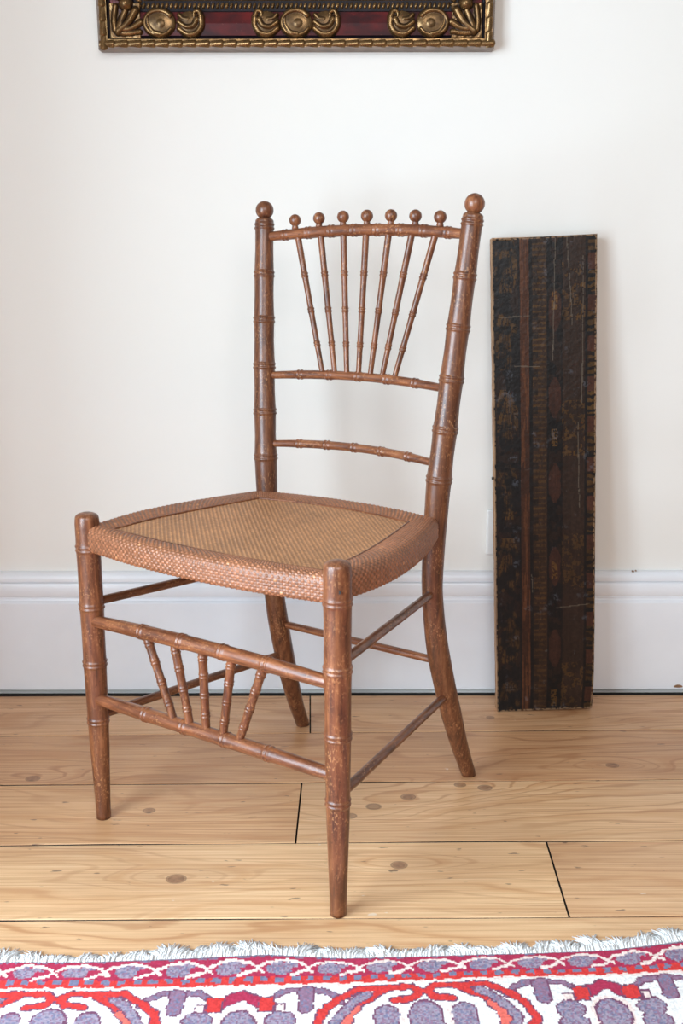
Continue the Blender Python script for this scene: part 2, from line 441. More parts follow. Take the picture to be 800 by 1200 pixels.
def floor():
    mb = MB(); mb.box(-3.2, 3.2, -2.2, YW, -0.05, -0.020)
    root = mb.build('floor', M_DARK, smooth=False); tag(root, kind='structure')
    # board edges as straight lines: y at x=0 and slope
    L = [(1.9225, 0.000), (1.7585, 0.0205), (1.5756, 0.0150), (1.3934, 0.0110), (1.2128, 0.0098), (1.034, 0.006), (0.856, 0.004), (0.678, 0.003), (0.5, 0.002),
         (0.322, 0), (0.144, 0), (-0.034, 0), (-0.212, 0), (-0.39, 0)]
    gap = [0, .0030, .0026, .0036, .0026] + [.003]*10
    joints = {0: [(-0.0599, -0.0552)], 2: [(-0.0635, -0.0658)], 3: [(0.2905, 0.2864)], 1: [(1.15, 1.15)], 4: [(-1.05, -1.05)], 5: [(0.6, 0.6)], 7: [(-0.4, -0.4)]}
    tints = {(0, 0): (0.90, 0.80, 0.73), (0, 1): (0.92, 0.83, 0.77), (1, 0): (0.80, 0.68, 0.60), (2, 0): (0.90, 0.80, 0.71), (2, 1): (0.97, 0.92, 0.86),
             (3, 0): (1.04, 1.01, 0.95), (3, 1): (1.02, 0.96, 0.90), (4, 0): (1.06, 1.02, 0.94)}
    XL, XR = -2.2, 2.2
    for r in range(len(L)-1):
        (ya, sa), (yb, sb) = L[r], L[r+1]
        cuts = [(XL, XL)] + joints.get(r, []) + [(XR, XR)]
        for k in range(len(cuts)-1):
            (xa0, xa1), (xb0, xb1) = cuts[k], cuts[k+1]   # (at the far edge, at the near edge)
            g = 0.0013
            n = 90
            V = []; F = []
            for i in range(n+1):
                t = i/n
                x0 = xa0+g+(xb0-xa0-2*g)*t; x1 = xa1+g+(xb1-xa1-2*g)*t
                w0 = 0.0030*(vnoise(np.array([x0*6.0]), np.array([r*3.1]), 5)[0]-0.5); w1 = 0.0030*(vnoise(np.array([x1*6.0]), np.array([r*3.1+1.7]), 5)[0]-0.5)
                y0 = ya+sa*x0 - gap[r]/2 + w0; y1 = yb+sb*x1 + gap[r+1]/2 + w1
                b = 0.0011
                V += [(x0, y0, -0.019), (x0, y0, -b*0.9), (x0, y0-b, 0), (x1, y1+b, 0), (x1, y1, -b*0.9), (x1, y1, -0.019)]
                if i:
                    a = (i-1)*6; c = i*6
                    for q in range(5): F.append((a+q, a+q+1, c+q+1, c+q))
                    F.append((a+5, a, c, c+5))
            F.append((0, 1, 2, 3, 4, 5)[::-1]); e = n*6; F.append((e, e+1, e+2, e+3, e+4, e+5))
            m = MB(); m.add(V, F)
            o = m.build('floorboard', M_FLOOR, root, smooth=False)
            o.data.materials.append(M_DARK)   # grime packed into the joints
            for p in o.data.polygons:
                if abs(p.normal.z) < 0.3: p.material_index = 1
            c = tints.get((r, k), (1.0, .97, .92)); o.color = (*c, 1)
    # the dark strip of gap and dust between the boards and the skirting
    mb = MB(); mb.box(-3.2, 3.2, 1.925, YW, -0.020, -0.008); mb.build('gap_filler', M_DARK, root, smooth=False)
floor()

# ------------------------------------------------------------------ socket behind the board
def socket():
    r = empty('wall_socket', (0.3115, YW, 0.3125))
    tag(r, 'white square wall socket mostly hidden behind the dark leaning board', 'socket')
    mb = MB(); mb.box(-0.043, 0.043, -0.009, 0.0, -0.043, 0.043); bevel(mb.build('faceplate', M_PLASTIC, r, smooth=False), 0.003, 3)
    for x, z, w, h in ((0, 0.016, .004, .009), (-0.011, -0.010, .008, .003), (0.011, -0.010, .008, .003)):
        mb = MB(); mb.box(x-w/2, x+w/2, -0.0095, -0.0085, z-h/2, z+h/2); mb.build('socket_slot', M_NAIL, r, smooth=False)
socket()

# ------------------------------------------------------------------ chair
CH = empty('side_chair', (-0.1794, 1.3448, 0), -0.6107)
tag(CH, 'brown faux bamboo wooden side chair with woven cane seat and ball finials', 'chair')
def post_wb(z):
    t = (z-0.7)/0.3
    return 0.1724+0.0198*t-0.0009*t*t, 0.3478+0.0311*t+0.0056*t*t
def front_leg(s):
    zt = 0.4585
    path = np.array([(s*0.213, 0, z) for z in np.linspace(0, zt, 30)])
    nodes = [z/zt for z in (0.156, 0.244, 0.330, 0.4148)]
    rad = [(0, .0106), (0.03/zt, .0112), (0.13/zt, .0146), (0.156/zt, .0150), (0.20/zt, .0156), (0.244/zt, .0163), (0.29/zt, .0163), (0.33/zt, .0170), (0.37/zt, .0166), (0.4148/zt, .0170), (0.452/zt, .0172), (1, .0164)]
    mb = MB(); tube(mb, path, rad, nodes, seg=28, cap1='dome')
    return mb.build('front_leg', M_CZ, CH)
for s in (-1, 1): fl_ = front_leg(s)
mb = MB(); mb.add([(0.213+0.0172*math.sin(a)*1+0.0028*math.cos(q), -0.0172*math.cos(a)-0.0004, 0.4315+0.0026*math.sin(q)) for a in (0.75,) for q in np.linspace(0, 2*math.pi, 8, endpoint=False)], [tuple(range(8))])
mb.build('nail_head', M_NAIL, fl_, smooth=False)

low = [(0.0, .1665, .4305), (0.057, .1635, .404), (0.118, .160, .381), (0.18, .1565, .3605), (0.25, .153, .3415), (0.33, .152, .328), (0.39, .1535, .3265), (0.45, .1562, .3275)]
def back_post(s):
    P = [(s*w, b, z) for z, w, b in low]
    for z in (0.50, 0.57, 0.64, 0.71, 0.78, 0.864):
        w, b = post_wb(z); P.append((s*w, b, z))
    path = catmull(P, 8); L = plen(path)
    d = np.r_[0, np.cumsum(np.linalg.norm(np.diff(path, axis=0), axis=1))]
    sz = lambda z: float(np.interp(z, path[:, 2], d))/L
    nodes = [sz(z) for z in (0.4998, 0.5712, 0.6426, 0.7137, 0.7836, 0.856)]
    rad = [(0, .0116), (sz(.03), .0124), (sz(.12), .0160), (sz(.22), .0170), (sz(.33), .0155), (sz(.42), .0166), (sz(.50), .0180), (sz(.535), .0168), (sz(.571), .0174),
           (sz(.607), .0162), (sz(.6426), .0167), (sz(.68), .0155), (sz(.7137), .0160), (sz(.75), .0150), (sz(.7836), .0152), (sz(.82), .0143), (1, .0142)]
    mb = MB(); tube(mb, path, rad, nodes, seg=28, cap1='dome', flatz0=True)
    o = mb.build('back_post', M_CZR, CH)
    w, b = post_wb(0.879)
    mb = MB(); R = 0.0141
    prof = [(.0078, -R-0.004), (.0062, -R+0.0012)] + [(max(1e-5, R*math.sin(a)), -R*math.cos(a)) for a in np.linspace(0.42, math.pi, 16)]
    lathe(mb, (s*w, b, 0.8805), prof, 28)
    mb.build('ball_finial', M_CZ, o)
for s in (-1, 1): back_post(s)

def rail(z0, zm, bow, r, name, nn):
    w, b = post_wb(z0)
    n = 24; P = []
    for i in range(n+1):
        t = -1+2*i/n
        P.append((w*t, b + bow*(1-t*t), z0+(zm-z0)*(1-t*t)))
    path = np.array(P); mb = MB()
    rad = [(0, r*.80), (0.09, r*.88), (0.25, r), (0.75, r), (0.91, r*.88), (1, r*.80)]
    tube(mb, path, rad, nn, seg=20, amp=0.0011)
    return mb.build(name, M_CX, CH), path
def rail_pt(x, z0, zm, bow):
    w, b = post_wb(z0); t = x/w
    return np.array([x, b+bow*(1-t*t), z0+(zm-z0)*(1-t*t)])
TR = (0.8395, 0.8485, 0.014); MR = (0.6275, 0.6345, 0.017); LR = (0.5205, 0.5275, 0.016)
tops = [-.1225, -.0815, -.0405, 0, .0405, .0815, .1225]
bots = [-.0645, -.0425, -.0210, 0, .0210, .0425, .0645]
wt = post_wb(TR[0])[0]
nodes_t = [0.5*(x/wt+1) for x in (-.1435, -.102, -.061, -.0205, .0205, .061, .102, .1435)]
top_rail, _ = rail(*TR, 0.0086, 'crest_rail', nodes_t)
rail(*MR, 0.0068, 'middle_rail', [.19, .345, .50, .655, .81])
rail(*LR, 0.0064, 'lower_rail', [.19, .345, .50, .655, .81])
def spindle(p0, p1, r0, r1, nodes, name, mat, ext=0.004, seg=14, amp=.0009):
    d = (p1-p0)/np.linalg.norm(p1-p0)
    path = np.array([p0-d*ext + (p1-p0+2*d*ext)*t for t in np.linspace(0, 1, 12)])
    mb = MB(); tube(mb, path, [(0, r0), (0.5, (r0+r1)/2), (1, r1)], nodes, seg=seg, amp=amp, ringw=.0013)
    return mb.build(name, mat, CH)
for a, b in zip(tops, bots):
    pt = rail_pt(a, *TR); pb = rail_pt(b, *MR)
    sp = spindle(pb, pt, .0040, .0050, [.23, .46, .70], 'back_spindle', M_CZ)
    d = (pt-pb)/np.linalg.norm(pt-pb)
    c = pt + np.array([d[0]*0.02, d[1]*0.02, 0.0200])
    mb = MB(); R = 0.0091
    prof = [(.0052, -R-0.0042), (.0050, -R-0.001), (.0043, -R+0.0010)] + [(max(1e-5, R*math.sin(q)), -R*math.cos(q)) for q in np.linspace(0.5, math.pi, 13)]
    lathe(mb, c, prof, 22); mb.build('ball_finial', M_CZ, sp)

def straight(p0, p1, r, nodes, name, mat, taper=.75, arch=0.0, seg=18, amp=.0011):
    p0, p1 = np.array(p0), np.array(p1)
    path = np.array([p0+(p1-p0)*t + np.array([0, 0, arch*(1-(2*t-1)**2)]) for t in np.linspace(0, 1, 20)])
    mb = MB(); tube(mb, path, [(0, r*taper), (.08, r*(taper+.1)), (.28, r), (.72, r), (.92, r*(taper+.1)), (1, r*taper)], nodes, seg=seg, amp=amp)
    return mb.build(name, mat, CH)
straight((-.213, -.004, .3090), (.213, -.004, .3115), .0100, [.245, .415, .585, .755], 'front_stretcher', M_CX, .80, .004)
straight((-.213, -.004, .1905), (.213, -.004, .1920), .0100, [.245, .415, .585, .755], 'front_stretcher', M_CX, .80, .001)
for a, b in zip((-.104, -.052, -.001, .050, .103), (-.0555, -.0265, .0015, .030, .057)):
    spindle(np.array([b, -.004, .1925]), np.array([a, -.004, .3125]), .0056, .0060, [.22, .45, .68, .88], 'front_spindle', M_CZ, 0.0, 14, .0008)
for s in (-1, 1):
    straight((s*.213, 0, .3345), (s*.1525, .328, .3290), .0064, [], 'side_stretcher', M_CY, .9)
    straight((s*.213, 0, .1620), (s*.1575, .366, .1560), .0064, [], 'side_stretcher', M_CY, .9)
straight((-.155, .352, .2150), (.155, .352, .2150), .0060, [], 'back_stretcher', M_CX, .9)

# woven seat
def seat():
    ZT = 0.4475
    inner_c = [[(-.179, .015), (-.090, .007), (0, .004), (.090, .007), (.179, .015)],
               [(.179, .015), (.1775, .085), (.168, .150), (.153, .220), (.137, .284)],
               [(.137, .284), (.070, .297), (0, .302), (-.070, .297), (-.137, .284)],
               [(-.137, .284), (-.153, .220), (-.168, .150), (-.1775, .085), (-.179, .015)]]
    outer_c = [[(-.2125, -.0095), (-.105, -.0265), (0, -.0325), (.105, -.0265), (.2125, -.0095)],
               [(.2125, -.0095), (.2225, .080), (.2155, .155), (.196, .235), (.166, .318)],
               [(.166, .318), (.080, .336), (0, .341), (-.080, .336), (-.166, .318)],
               [(-.166, .318), (-.196, .235), (-.2155, .155), (-.2225, .080), (-.2125, -.0095)]]
    # structural rails under the weave
    seat_o = MB()
    I3 = [np.array(catmull([(*p, 0) for p in s], 12)) for s in inner_c]; O3 = [np.array(catmull([(*p, 0) for p in s], 12)) for s in outer_c]
    loopi = np.vstack([s[:-1] for s in I3]); loopo = np.vstack([s[:-1] for s in O3])
    d = loopi-loopo; d /= np.linalg.norm(d, axis=1)[:, None]
    o2 = loopo + d*0.006; n = len(loopi)
    V = [(p[0], p[1], 0.4400) for p in o2] + [(p[0], p[1], 0.4385) for p in loopi] + [(p[0], p[1], 0.4185) for p in loopi] + [(p[0], p[1], 0.4185) for p in o2]
    F = []
    for q in range(4):
        for i in range(n):
            j = (i+1) % n; F.append((q*n+i, q*n+j, ((q+1) % 4)*n+j, ((q+1) % 4)*n+i))
    seat_o.add(V, F); root = seat_o.build('seat', M_CY, CH, smooth=False)
    # border weave
    r1, r2 = 0.0130, 0.0070; zbot = 0.4125
    cols = []; uc = []; NS = []
    base_u = 0
    for k in range(4):
        li = catmull([(*p, 0) for p in inner_c[k]], 40); lo = catmull([(*p, 0) for p in outer_c[k]], 40)
        Lo = plen(lo); cells = int(round(Lo/0.0041/2)*2); m = cells*5
        si = np.linspace(0, plen(li), m+1); so = np.linspace(0, Lo, m+1)
        Pi, _ = resample_at(li, si); Po, _ = resample_at(lo, so)
        u = base_u + np.linspace(0, cells, m+1); base_u += cells
        if k < 3: Pi, Po, u = Pi[:-1], Po[:-1], u[:-1]
        cols.append((Pi, Po)); uc.append(u)
    Pi = np.vstack([c[0] for c in cols]); Po = np.vstack([c[1] for c in cols]); u = np.concatenate(uc)
    D = Po-Pi; W = np.linalg.norm(D, axis=1); n2 = D/W[:, None]
    vs = []
    # profile param v in metres; flat width scaled so that cells line up round the loop
    flat_cells = 8; total_flat = 1.0
    prof = []
    nf = flat_cells*5
    arc1 = math.pi/2*r1; side = (ZT-r1)-(zbot+r2); arc2 = math.pi/2*r2; under = 0.008
    rest = arc1+side+arc2+under
    cell_v = 0.0038; rc = int(round(rest/cell_v)); nr = rc*5
    NU = len(u)
    NV = nf+nr+1
    X = np.zeros((NU, NV)); Y = X.copy(); Z = X.copy(); Nx = X.copy(); Nz = X.copy()
    for j in range(NV):
        if j <= nf:
            t = j/nf; off = t*(W-r1); z = ZT - 0.0050*(1-t)**2; a = 0.0
            z = np.full(NU, z)
        else:
            sdist = (j-nf)/nr*rest
            if sdist < arc1:
                a = sdist/r1; off = W-r1+r1*math.sin(a); z = np.full(NU, ZT-r1+r1*math.cos(a))
            elif sdist < arc1+side:
                a = math.pi/2; off = W; z = np.full(NU, ZT-r1-(sdist-arc1))
            elif sdist < arc1+side+arc2:
                b = (sdist-arc1-side)/r2; a = math.pi/2+b; off = W-r2+r2*math.cos(b); z = np.full(NU, zbot+r2-r2*math.sin(b))
            else:
                a = math.pi; off = W-r2-(sdist-arc1-side-arc2); z = np.full(NU, zbot)
        X[:, j] = Pi[:, 0]+n2[:, 0]*off; Y[:, j] = Pi[:, 1]+n2[:, 1]*off; Z[:, j] = z
        Nx[:, j] = math.sin(a); Nz[:, j] = math.cos(a)
    V = np.arange(NV)/5.0
    U2, V2 = np.meshgrid(u, V, indexing='ij')
    ci = np.floor(U2+1e-6); cj = np.floor(V2+1e-6); fu = U2-ci; fv = V2-cj
    su = np.sin(np.pi*np.clip(fu, 0, 1)); sv = np.sin(np.pi*np.clip(fv, 0, 1))
    par = ((ci+cj) % 2) == 0
    h = np.where(par, 0.0012*su**0.7*sv**0.5, 0.0004*su**0.5*sv**0.6)
    h += 0.0003*(vnoise(ci*1.7+.3, cj*1.3+.2, 3)-0.5)
    X += n2[:, 0][:, None]*Nx*h; Y += n2[:, 1][:, None]*Nx*h; Z += Nz*h
    # colour per face
    fi = U2[:-1, :-1]+0.1; fj = V2[:-1, :-1]+0.1; ci = np.floor(fi); cj = np.floor(fj)
    par = ((ci+cj) % 2) == 0
    r_ = vnoise(ci*3.7+.5, cj*2.9+.5, 11); big = fbm(fi/18, fj/9, 12)
    c = lina([158, 102, 70])*(0.72+0.5*r_[..., None])*(0.75+0.5*big[..., None])
    pale = (vnoise(ci*1.9, cj*2.3, 21) > 0.93)
    c = np.where((pale & par)[..., None], lina([190, 130, 88])*(0.85+0.3*r_[..., None]), c)
    c = np.where(par[..., None], c, c*0.62)
    # wear where the front edge has been rubbed bare
    me = grid_mesh('woven_border', X, Y, Z, c, M_WEAVE)
    o = link('woven_border', me, root); tag(o, kind='stuff')
    # centre weave
    g = 0.0009; xs = np.arange(-.184, .1841, g); ys = np.arange(.000, .306, g)
    XX, YY = np.meshgrid(xs, ys, indexing='ij')
    poly = loopi[:, :2]
    cx_, cy_ = XX[:-1, :-1]+g/2, YY[:-1, :-1]+g/2
    inside = np.zeros(cx_.shape, bool)
    for i in range(len(poly)):
        x1, y1 = poly[i]; x2, y2 = poly[(i+1) % len(poly)]
        cond = ((y1 > cy_) != (y2 > cy_)) & (cx_ < (x2-x1)*(cy_-y1)/(y2-y1+1e-15)+x1)
        inside ^= cond
    cs = 0.0040
    U2, V2 = XX/cs, YY/cs
    ci = np.floor(U2); cj = np.floor(V2); su = np.sin(np.pi*(U2-ci)); sv = np.sin(np.pi*(V2-cj)); par = ((ci+cj) % 2) == 0
    h = np.where(par, 0.0010*su**0.6*sv**0.6, 0.0004*su**0.8*sv**0.5)
    sag = 0.003*np.clip(1-((XX/.17)**2+((YY-.15)/.14)**2), 0, 1)
    ZZ = 0.4418 + h - sag
    fx, fy = cx_/cs, cy_/cs; ci = np.floor(fx); cj = np.floor(fy); par = ((ci+cj) % 2) == 0
    r_ = vnoise(ci*3.1+.5, cj*2.7+.5, 31); big = fbm(cx_*16, cy_*16, 32); row = vnoise(ci*5.3, ci*0+.5, 33)
    c = lina([206, 150, 104])*(0.80+0.35*r_[..., None])*(0.78+0.34*big[..., None])*(0.94+0.1*row[..., None])
    c = np.where(par[..., None], c, c*np.array([.70, .62, .55]))
    se = np.minimum(np.minimum(fx-ci, 1-fx+ci), np.minimum(fy-cj, 1-fy+cj)); c = np.where((se < .16)[..., None], c*.74, c)
    me = grid_mesh('woven_centre', XX, YY, ZZ, c, M_STRAW, inside)
    o = link('woven_centre', me, root); tag(o, 'pale straw coloured centre of the woven seat', kind='stuff')
    # cord along the seam
    mb = MB(); pc = loopi.copy(); pc[:, 2] = 0.4430; pc = np.vstack([pc, pc[:1]])
    tube(mb, pc, [(0, .0017), (1, .0017)], [], seg=8, step=.004)
    mb.build('seam_cord', M_CX, root)
seat()

# ------------------------------------------------------------------ leaning stencilled board
def board():
    Wd, Ht, Th = 0.181, 0.8435, 0.024
    rz = 0.03; WP = ([0, .02, .06, .14, 1], [.1728, .1742, .1760, .1776, .181])
    root = empty('leaning_board', (0.2842, 1.8455, 0.0006), rz)
    tag(root, 'tall dark stencilled wooden board with pale raw edge leaning on the wall', 'board')
    lean = math.asin((YW-0.0035-1.8455-Th-0.008)/Ht)
    nx, nz = 117, 580
    xs = np.linspace(0, 1, nx); zs = np.linspace(0, 1, nz)
    A, B = np.meshgrid(xs, zs, indexing='ij')
    # outline irregularities: slight taper and nicked edges
    wdt = np.interp(B, *WP)
    X = A*wdt + 0.0008*(vnoise(B*60, A*0, 4)-.5)
    Zl = B*Ht + np.where(B > .995, (A-.5)*0.004, 0)
    relief = 0.0005*fbm(A*30, B*140, 8)
    Yl = -relief
    ca = (A[:-1, :-1]+A[1:, 1:])/2; cb = (B[:-1, :-1]+B[1:, 1:])/2
    t = 1-cb   # from the top down
    n = fbm(ca*14, cb*60, 40); nf = fbm(ca*60, cb*260, 41); nv = fbm(ca*60, cb*12, 42); nh = fbm(ca*8, cb*400, 43)
    c = np.zeros(ca.shape+(3,)); black = lina([24, 20, 20]); brown = lina([56, 34, 22]); gold = lina([122, 84, 36]); red = lina([80, 44, 26])
    def put(mask, col, k=1.0):
        nonlocal c
        m = np.clip(mask*k, 0, 1)[..., None]; c = c*(1-m)+col*m
    c[:] = black; put(n > .5, brown, .35)
    def band(a0, a1): return (ca > a0) & (ca < a1)
    fade = np.clip(0.45+1.1*(fbm(ca*3, cb*9, 50)-.3), 0.25, 1)*np.clip(1.15-t*0.55, .4, 1)
    # column of acanthus fans
    ph = (t*6.4+.15) % 1; xx = (ca-.125)/.10
    fan = np.abs(np.sin(7*np.arctan2(xx*1.3, ph-.05)+2.0*n+3*ph)) > .55
    put((band(.02, .24) & fan & (ph > .12) & (ph < .86) & (np.abs(xx) < .35+.75*np.sin(np.pi*ph))).astype(float)*np.clip((n-.38)*5, 0, 1)*(nf > .36), gold*0.75, .60*fade)
    # plain red brown strip
    put(band(.255, .345).astype(float), red, .85*fade+.1)
    put((band(.255, .345) & (nv > .58)).astype(float), lina([104, 60, 34]), .5)
    # ladder ticks
    put(band(.37, .52).astype(float), lina([58, 38, 26]), .8)
    tk = ((t*88) % 1)
    put((band(.38, .51) & (tk < .30+.2*n)).astype(float)*(nf > .36), gold*.62, .62*fade)
    put((band(.37, .43) & (((t*26) % 1) < .35)).astype(float), black, .7)
    # lozenges on black
    ph2 = (t*5.6+.55) % 1; loz = np.abs((ca-.595)/.062)+.10*(n-.5)*4 < np.clip(np.sin(np.pi*np.clip((ph2-.12)/.52, 0, 1))*1.25, 0, 1)
    put((band(.53, .665) & loz & (ph2 > .15) & (ph2 < .62)).astype(float), lina([66, 38, 28]), .75)
    ph3 = (t*3.55+.48) % 1
    put((band(.56, .62) & (ph3 > .87)).astype(float)*(nf > .4), gold, .75*fade+.1)
    # broad brown column with gold blotches
    put(band(.67, .895).astype(float), lina([52, 36, 28]), .85)
    bl = (np.sin(t*2*np.pi*3.55-.9) > .25) & (fbm(ca*24, cb*90, 60) > .53)
    put((band(.66, .89) & bl).astype(float)*(nf > .42), gold*.8, .60*fade)
    # right-hand cross-barred column
    ph4 = (t*12+.2) % 1
    put((band(.91, 1.0) & (ph4 < .55) & (np.sin(t*430+5*n) > -.1)).astype(float), gold*.8, .6*fade)
    put((band(.91, 1.0) & (ph4 > .62)).astype(float), lina([84, 48, 34]), .7)
    for a in (.25, .35, .37, .525, .66, .90):
        put((np.abs(ca-a) < .008).astype(float), black, .8)
    c *= (0.60+0.5*nv[..., None])*(0.55+0.7*nf[..., None])*(0.7+.55*fbm(ca*5, cb*22, 77)[..., None])
    # scratches, bloom and chipped edges
    for x0, x1, z0, z1 in ((.60, .575, .0, .25), (.71, .765, .0, .18), (.87, .86, .04, .34), (.20, .45, .26, .262), (.6, .95, .775, .768), (.36, .37, .70, .74), (.05, .35, .16, .158), (.82, .84, .38, .56)):
        tt = (t-z0)/(z1-z0+1e-9) if abs(z1-z0) > abs(x1-x0)*.1 else (ca-x0)/(x1-x0)
        dd = np.abs(ca-(x0+(x1-x0)*tt)) < .005 if abs(z1-z0) > abs(x1-x0)*.1 else np.abs(t-(z0+(z1-z0)*tt)) < .0011
        put(((tt > 0) & (tt < 1) & dd).astype(float)*(nf > .30), lina([112, 100, 86]), .42)
    put(np.clip((fbm(ca*10, cb*40, 70)-.70)*8, 0, 1)*(nf > .5), lina([96, 98, 106]), .3)
    edge = (ca < .012) | (ca > .985) | (cb > .996) | (cb < .004)
    put((edge & (nf > .45)).astype(float), lina([150, 118, 88]), .6)
    R = Matrix.Rotation(-0.0275, 4, 'Y') @ Matrix.Rotation(-lean, 4, 'X')
    me = grid_mesh('painted_face', X, Yl, Zl, c, M_BOARD); o = link('painted_face', me, root); o.matrix_local = R
    # timber body, open at the painted face
    mb = MB(); V = []; n_ = 40
    for i in range(n_+1):
        z = i/n_; w = float(np.interp(z, *WP))
        e = 0.0008*(vnoise(np.array([z*60.]), np.array([0.]), 4)[0]-.5); j = 0.0012*(random.random()-.5)
        V += [(e-.0002, 0, z*Ht), (w+e+.0002, 0, z*Ht), (w+e-.001+j*.3, Th, z*Ht), (e+j*.4, Th, z*Ht)]
    F = []
    for i in range(n_):
        a = i*4; b = a+4
        F += [(a+1, b+1, b+2, a+2), (a+2, b+2, b+3, a+3), (a+3, b+3, b, a)]
    F += [(0, 1, 2, 3), (n_*4+3, n_*4+2, n_*4+1, n_*4)]
    F += [(0, n_*4, n_*4+1, 1)]
    for i in range(len(V)):
        if abs(V[i][1]) < 1e-9: V[i] = (V[i][0], 0.0004, V[i][2])
    mb.add(V, F); o = mb.build('timber_body', M_EDGE, root, smooth=False); o.matrix_local = R
    tag(o, 'pale raw wood edge of the board')
    for z in (0.428,):
        mb = MB(); lathe(mb, (0, 0, 0), [(.0018, 0), (.0030, .0015), (.0022, .004), (1e-5, .0045)], 10)
        o = mb.build('nail', M_NAIL, root); o.matrix_local = R @ Matrix.Translation((0.0, Th*.4, z)) @ Matrix.Rotation(-math.pi/2, 4, 'Y')
board()

# ------------------------------------------------------------------ picture frame
def frame():
    x0, x1 = -0.4010, 0.2535; zb = 1.1440; Hh = 0.56; dp = 0.030
    cx = (x0+x1)/2; Wf = x1-x0
    root = empty('picture_frame', (cx, YW, zb))
    tag(root, 'carved dark red and gilt picture frame hanging on the wall', 'picture frame')
    W2 = Wf/2
    prof = [(0.0, 0.0), (0.0, -dp+.002), (.004, -dp), (.0160, -dp), (.0175, -dp+.006), (.0200, -dp+.007), (.0220, -dp+.004), (.040, -dp+.001), (.058, -dp+.005), (.060, -dp+.009), (.0625, -dp+.009), (.076, -dp+.009), (.080, -dp+.014), (.092, -dp+.020), (.092, 0)]
    mats = [M_FRAMEBACK, M_FRAMEBACK, M_GOLD, M_NAVY, M_NAVY, M_NAVY, M_RED, M_RED, M_NAVY, M_NAVY, M_NAVY, M_GOLD, M_NAVY, M_NAVY, M_NAVY]
    def rail_(name, length, xf):
        me = bpy.data.meshes.new(name); V = []; F = []; mi = []
        n = len(prof)
        for side in (-1, 1):
            for (w, y) in prof: V.append(tuple(xf @ Vector((side*(length/2-w), y, w))))
        for i in range(n):
            j = (i+1) % n; F.append((i, n+i, n+j, j)); mi.append(i)
        me.from_pydata(V, [], F)
        um = []
        for m in mats:
            if m not in um: um.append(m); me.materials.append(m)
        for p, k in zip(me.polygons, mi): p.material_index = um.index(mats[k])
        me.update(); return link(name, me, root)
    T = Matrix.Translation
    xfB = Matrix.Identity(4); xfT = T((0, 0, Hh)) @ Matrix.Rotation(math.pi, 4, 'Y')
    xfL = T((-W2, 0, Hh/2)) @ Matrix.Rotation(math.pi/2, 4, 'Y'); xfR = T((W2, 0, Hh/2)) @ Matrix.Rotation(-math.pi/2, 4, 'Y')
    rb = rail_('bottom_rail', Wf, xfB); rt = rail_('top_rail', Wf, xfT); rl = rail_('side_rail', Hh, xfL); rr = rail_('side_rail', Hh, xfR)
    # outer ribbon moulding: overlapping husks
    def husk():
        g = 9; xs = np.linspace(0, 1, g+4); ys = np.linspace(-1, 1, g)
        A, B = np.meshgrid(xs, ys, indexing='ij')
        L_ = 0.0238; X = A*L_ + 0.0022*(1-B*B)*A; Z = 0.0090 + B*0.0066*(1-.25*(1-A)); Y = -dp + 0.0008 - (0.0016+0.0042*A**1.2)*(1-B**2)**.6 * np.where(A > .96, .4, 1)
        Y -= 0.0012*np.exp(-((B)/.25)**2)*A
        return grid_mesh('husk', X, Y, Z, None, M_GOLD)
    hk = husk()
    def run(length, xf):
        n = int(round(length/0.0226)); st = length/n
        for i in range(n):
            o = link('husk', hk, root); o.matrix_local = xf @ T((-length/2+i*st, 0, 0))
    run(Wf-.004, xfB); run(Hh-.004, xfL); run(Hh-.004, xfR); run(Wf-.004, xfT)
    # small inner bead row, one piece per rail
    def beads(length, xf, par):
        mb = MB(); n = int(length/0.0076)
        for i in range(n):
            x = -length/2+(i+.5)*length/n; V = []; F = []
            for a in range(5):
                th = math.pi/2*a/4
                for k in range(8):
                    q = 2*math.pi*k/8; V.append((x+.0030*math.cos(th)*math.cos(q)+.0012*math.sin(q)*math.cos(th), -dp+.009-.0038*math.sin(th), .0685+.0056*math.cos(th)*math.sin(q)))
            for a in range(4):
                for k in range(8): F.append((a*8+k, a*8+(k+1) % 8, a*8+8+(k+1) % 8, a*8+8+k))
            mb.add([tuple(xf @ Vector(v)) for v in V], F)
        tag(mb.build('bead_row', M_GOLD, par), kind='stuff')
    beads(Wf-.13, xfB, rb); beads(Wf-.13, xfT, rt); beads(Hh-.13, xfL, rl); beads(Hh-.13, xfR, rr)
    # carved ornaments as relief meshes
    def relief(name, w, h, fn, step=.0008):
        xs = np.arange(-w/2, w/2+step/2, step); zs = np.arange(-h/2, h/2+step/2, step)
        A, B = np.meshgrid(xs, zs, indexing='ij'); Hm = fn(A, B)
        keep = (Hm[:-1, :-1] > 0) | (Hm[1:, 1:] > 0) | (Hm[1:, :-1] > 0) | (Hm[:-1, 1:] > 0)
        Y = -dp+.0035-np.maximum(Hm, 0)
        return grid_mesh(name, A, Y, B, None, M_GOLD, keep)
    def seg_d(A, B, P):
        d = np.full(A.shape, 9.0); tt = np.zeros(A.shape); tot = len(P)-1
        for i in range(tot):
            (ax, ay), (bx, by) = P[i], P[i+1]; vx, vy = bx-ax, by-ay
            t = np.clip(((A-ax)*vx+(B-ay)*vy)/(vx*vx+vy*vy+1e-12), 0, 1)
            q = np.hypot(A-ax-t*vx, B-ay-t*vy); m = q < d; d = np.where(m, q, d); tt = np.where(m, (i+t)/tot, tt)
        return d, tt
    def strokeh(A, B, P, w0, w1, hh):
        P = [tuple(p[:2]) for p in catmull([(*p, 0) for p in P], 6)]
        d, t = seg_d(A, B, P); w = w0+(w1-w0)*t
        return np.where(d < w, hh*np.sqrt(np.clip(1-(d/w)**2, 0, 1))*(.6+.4*w/max(w0, w1)), 0)
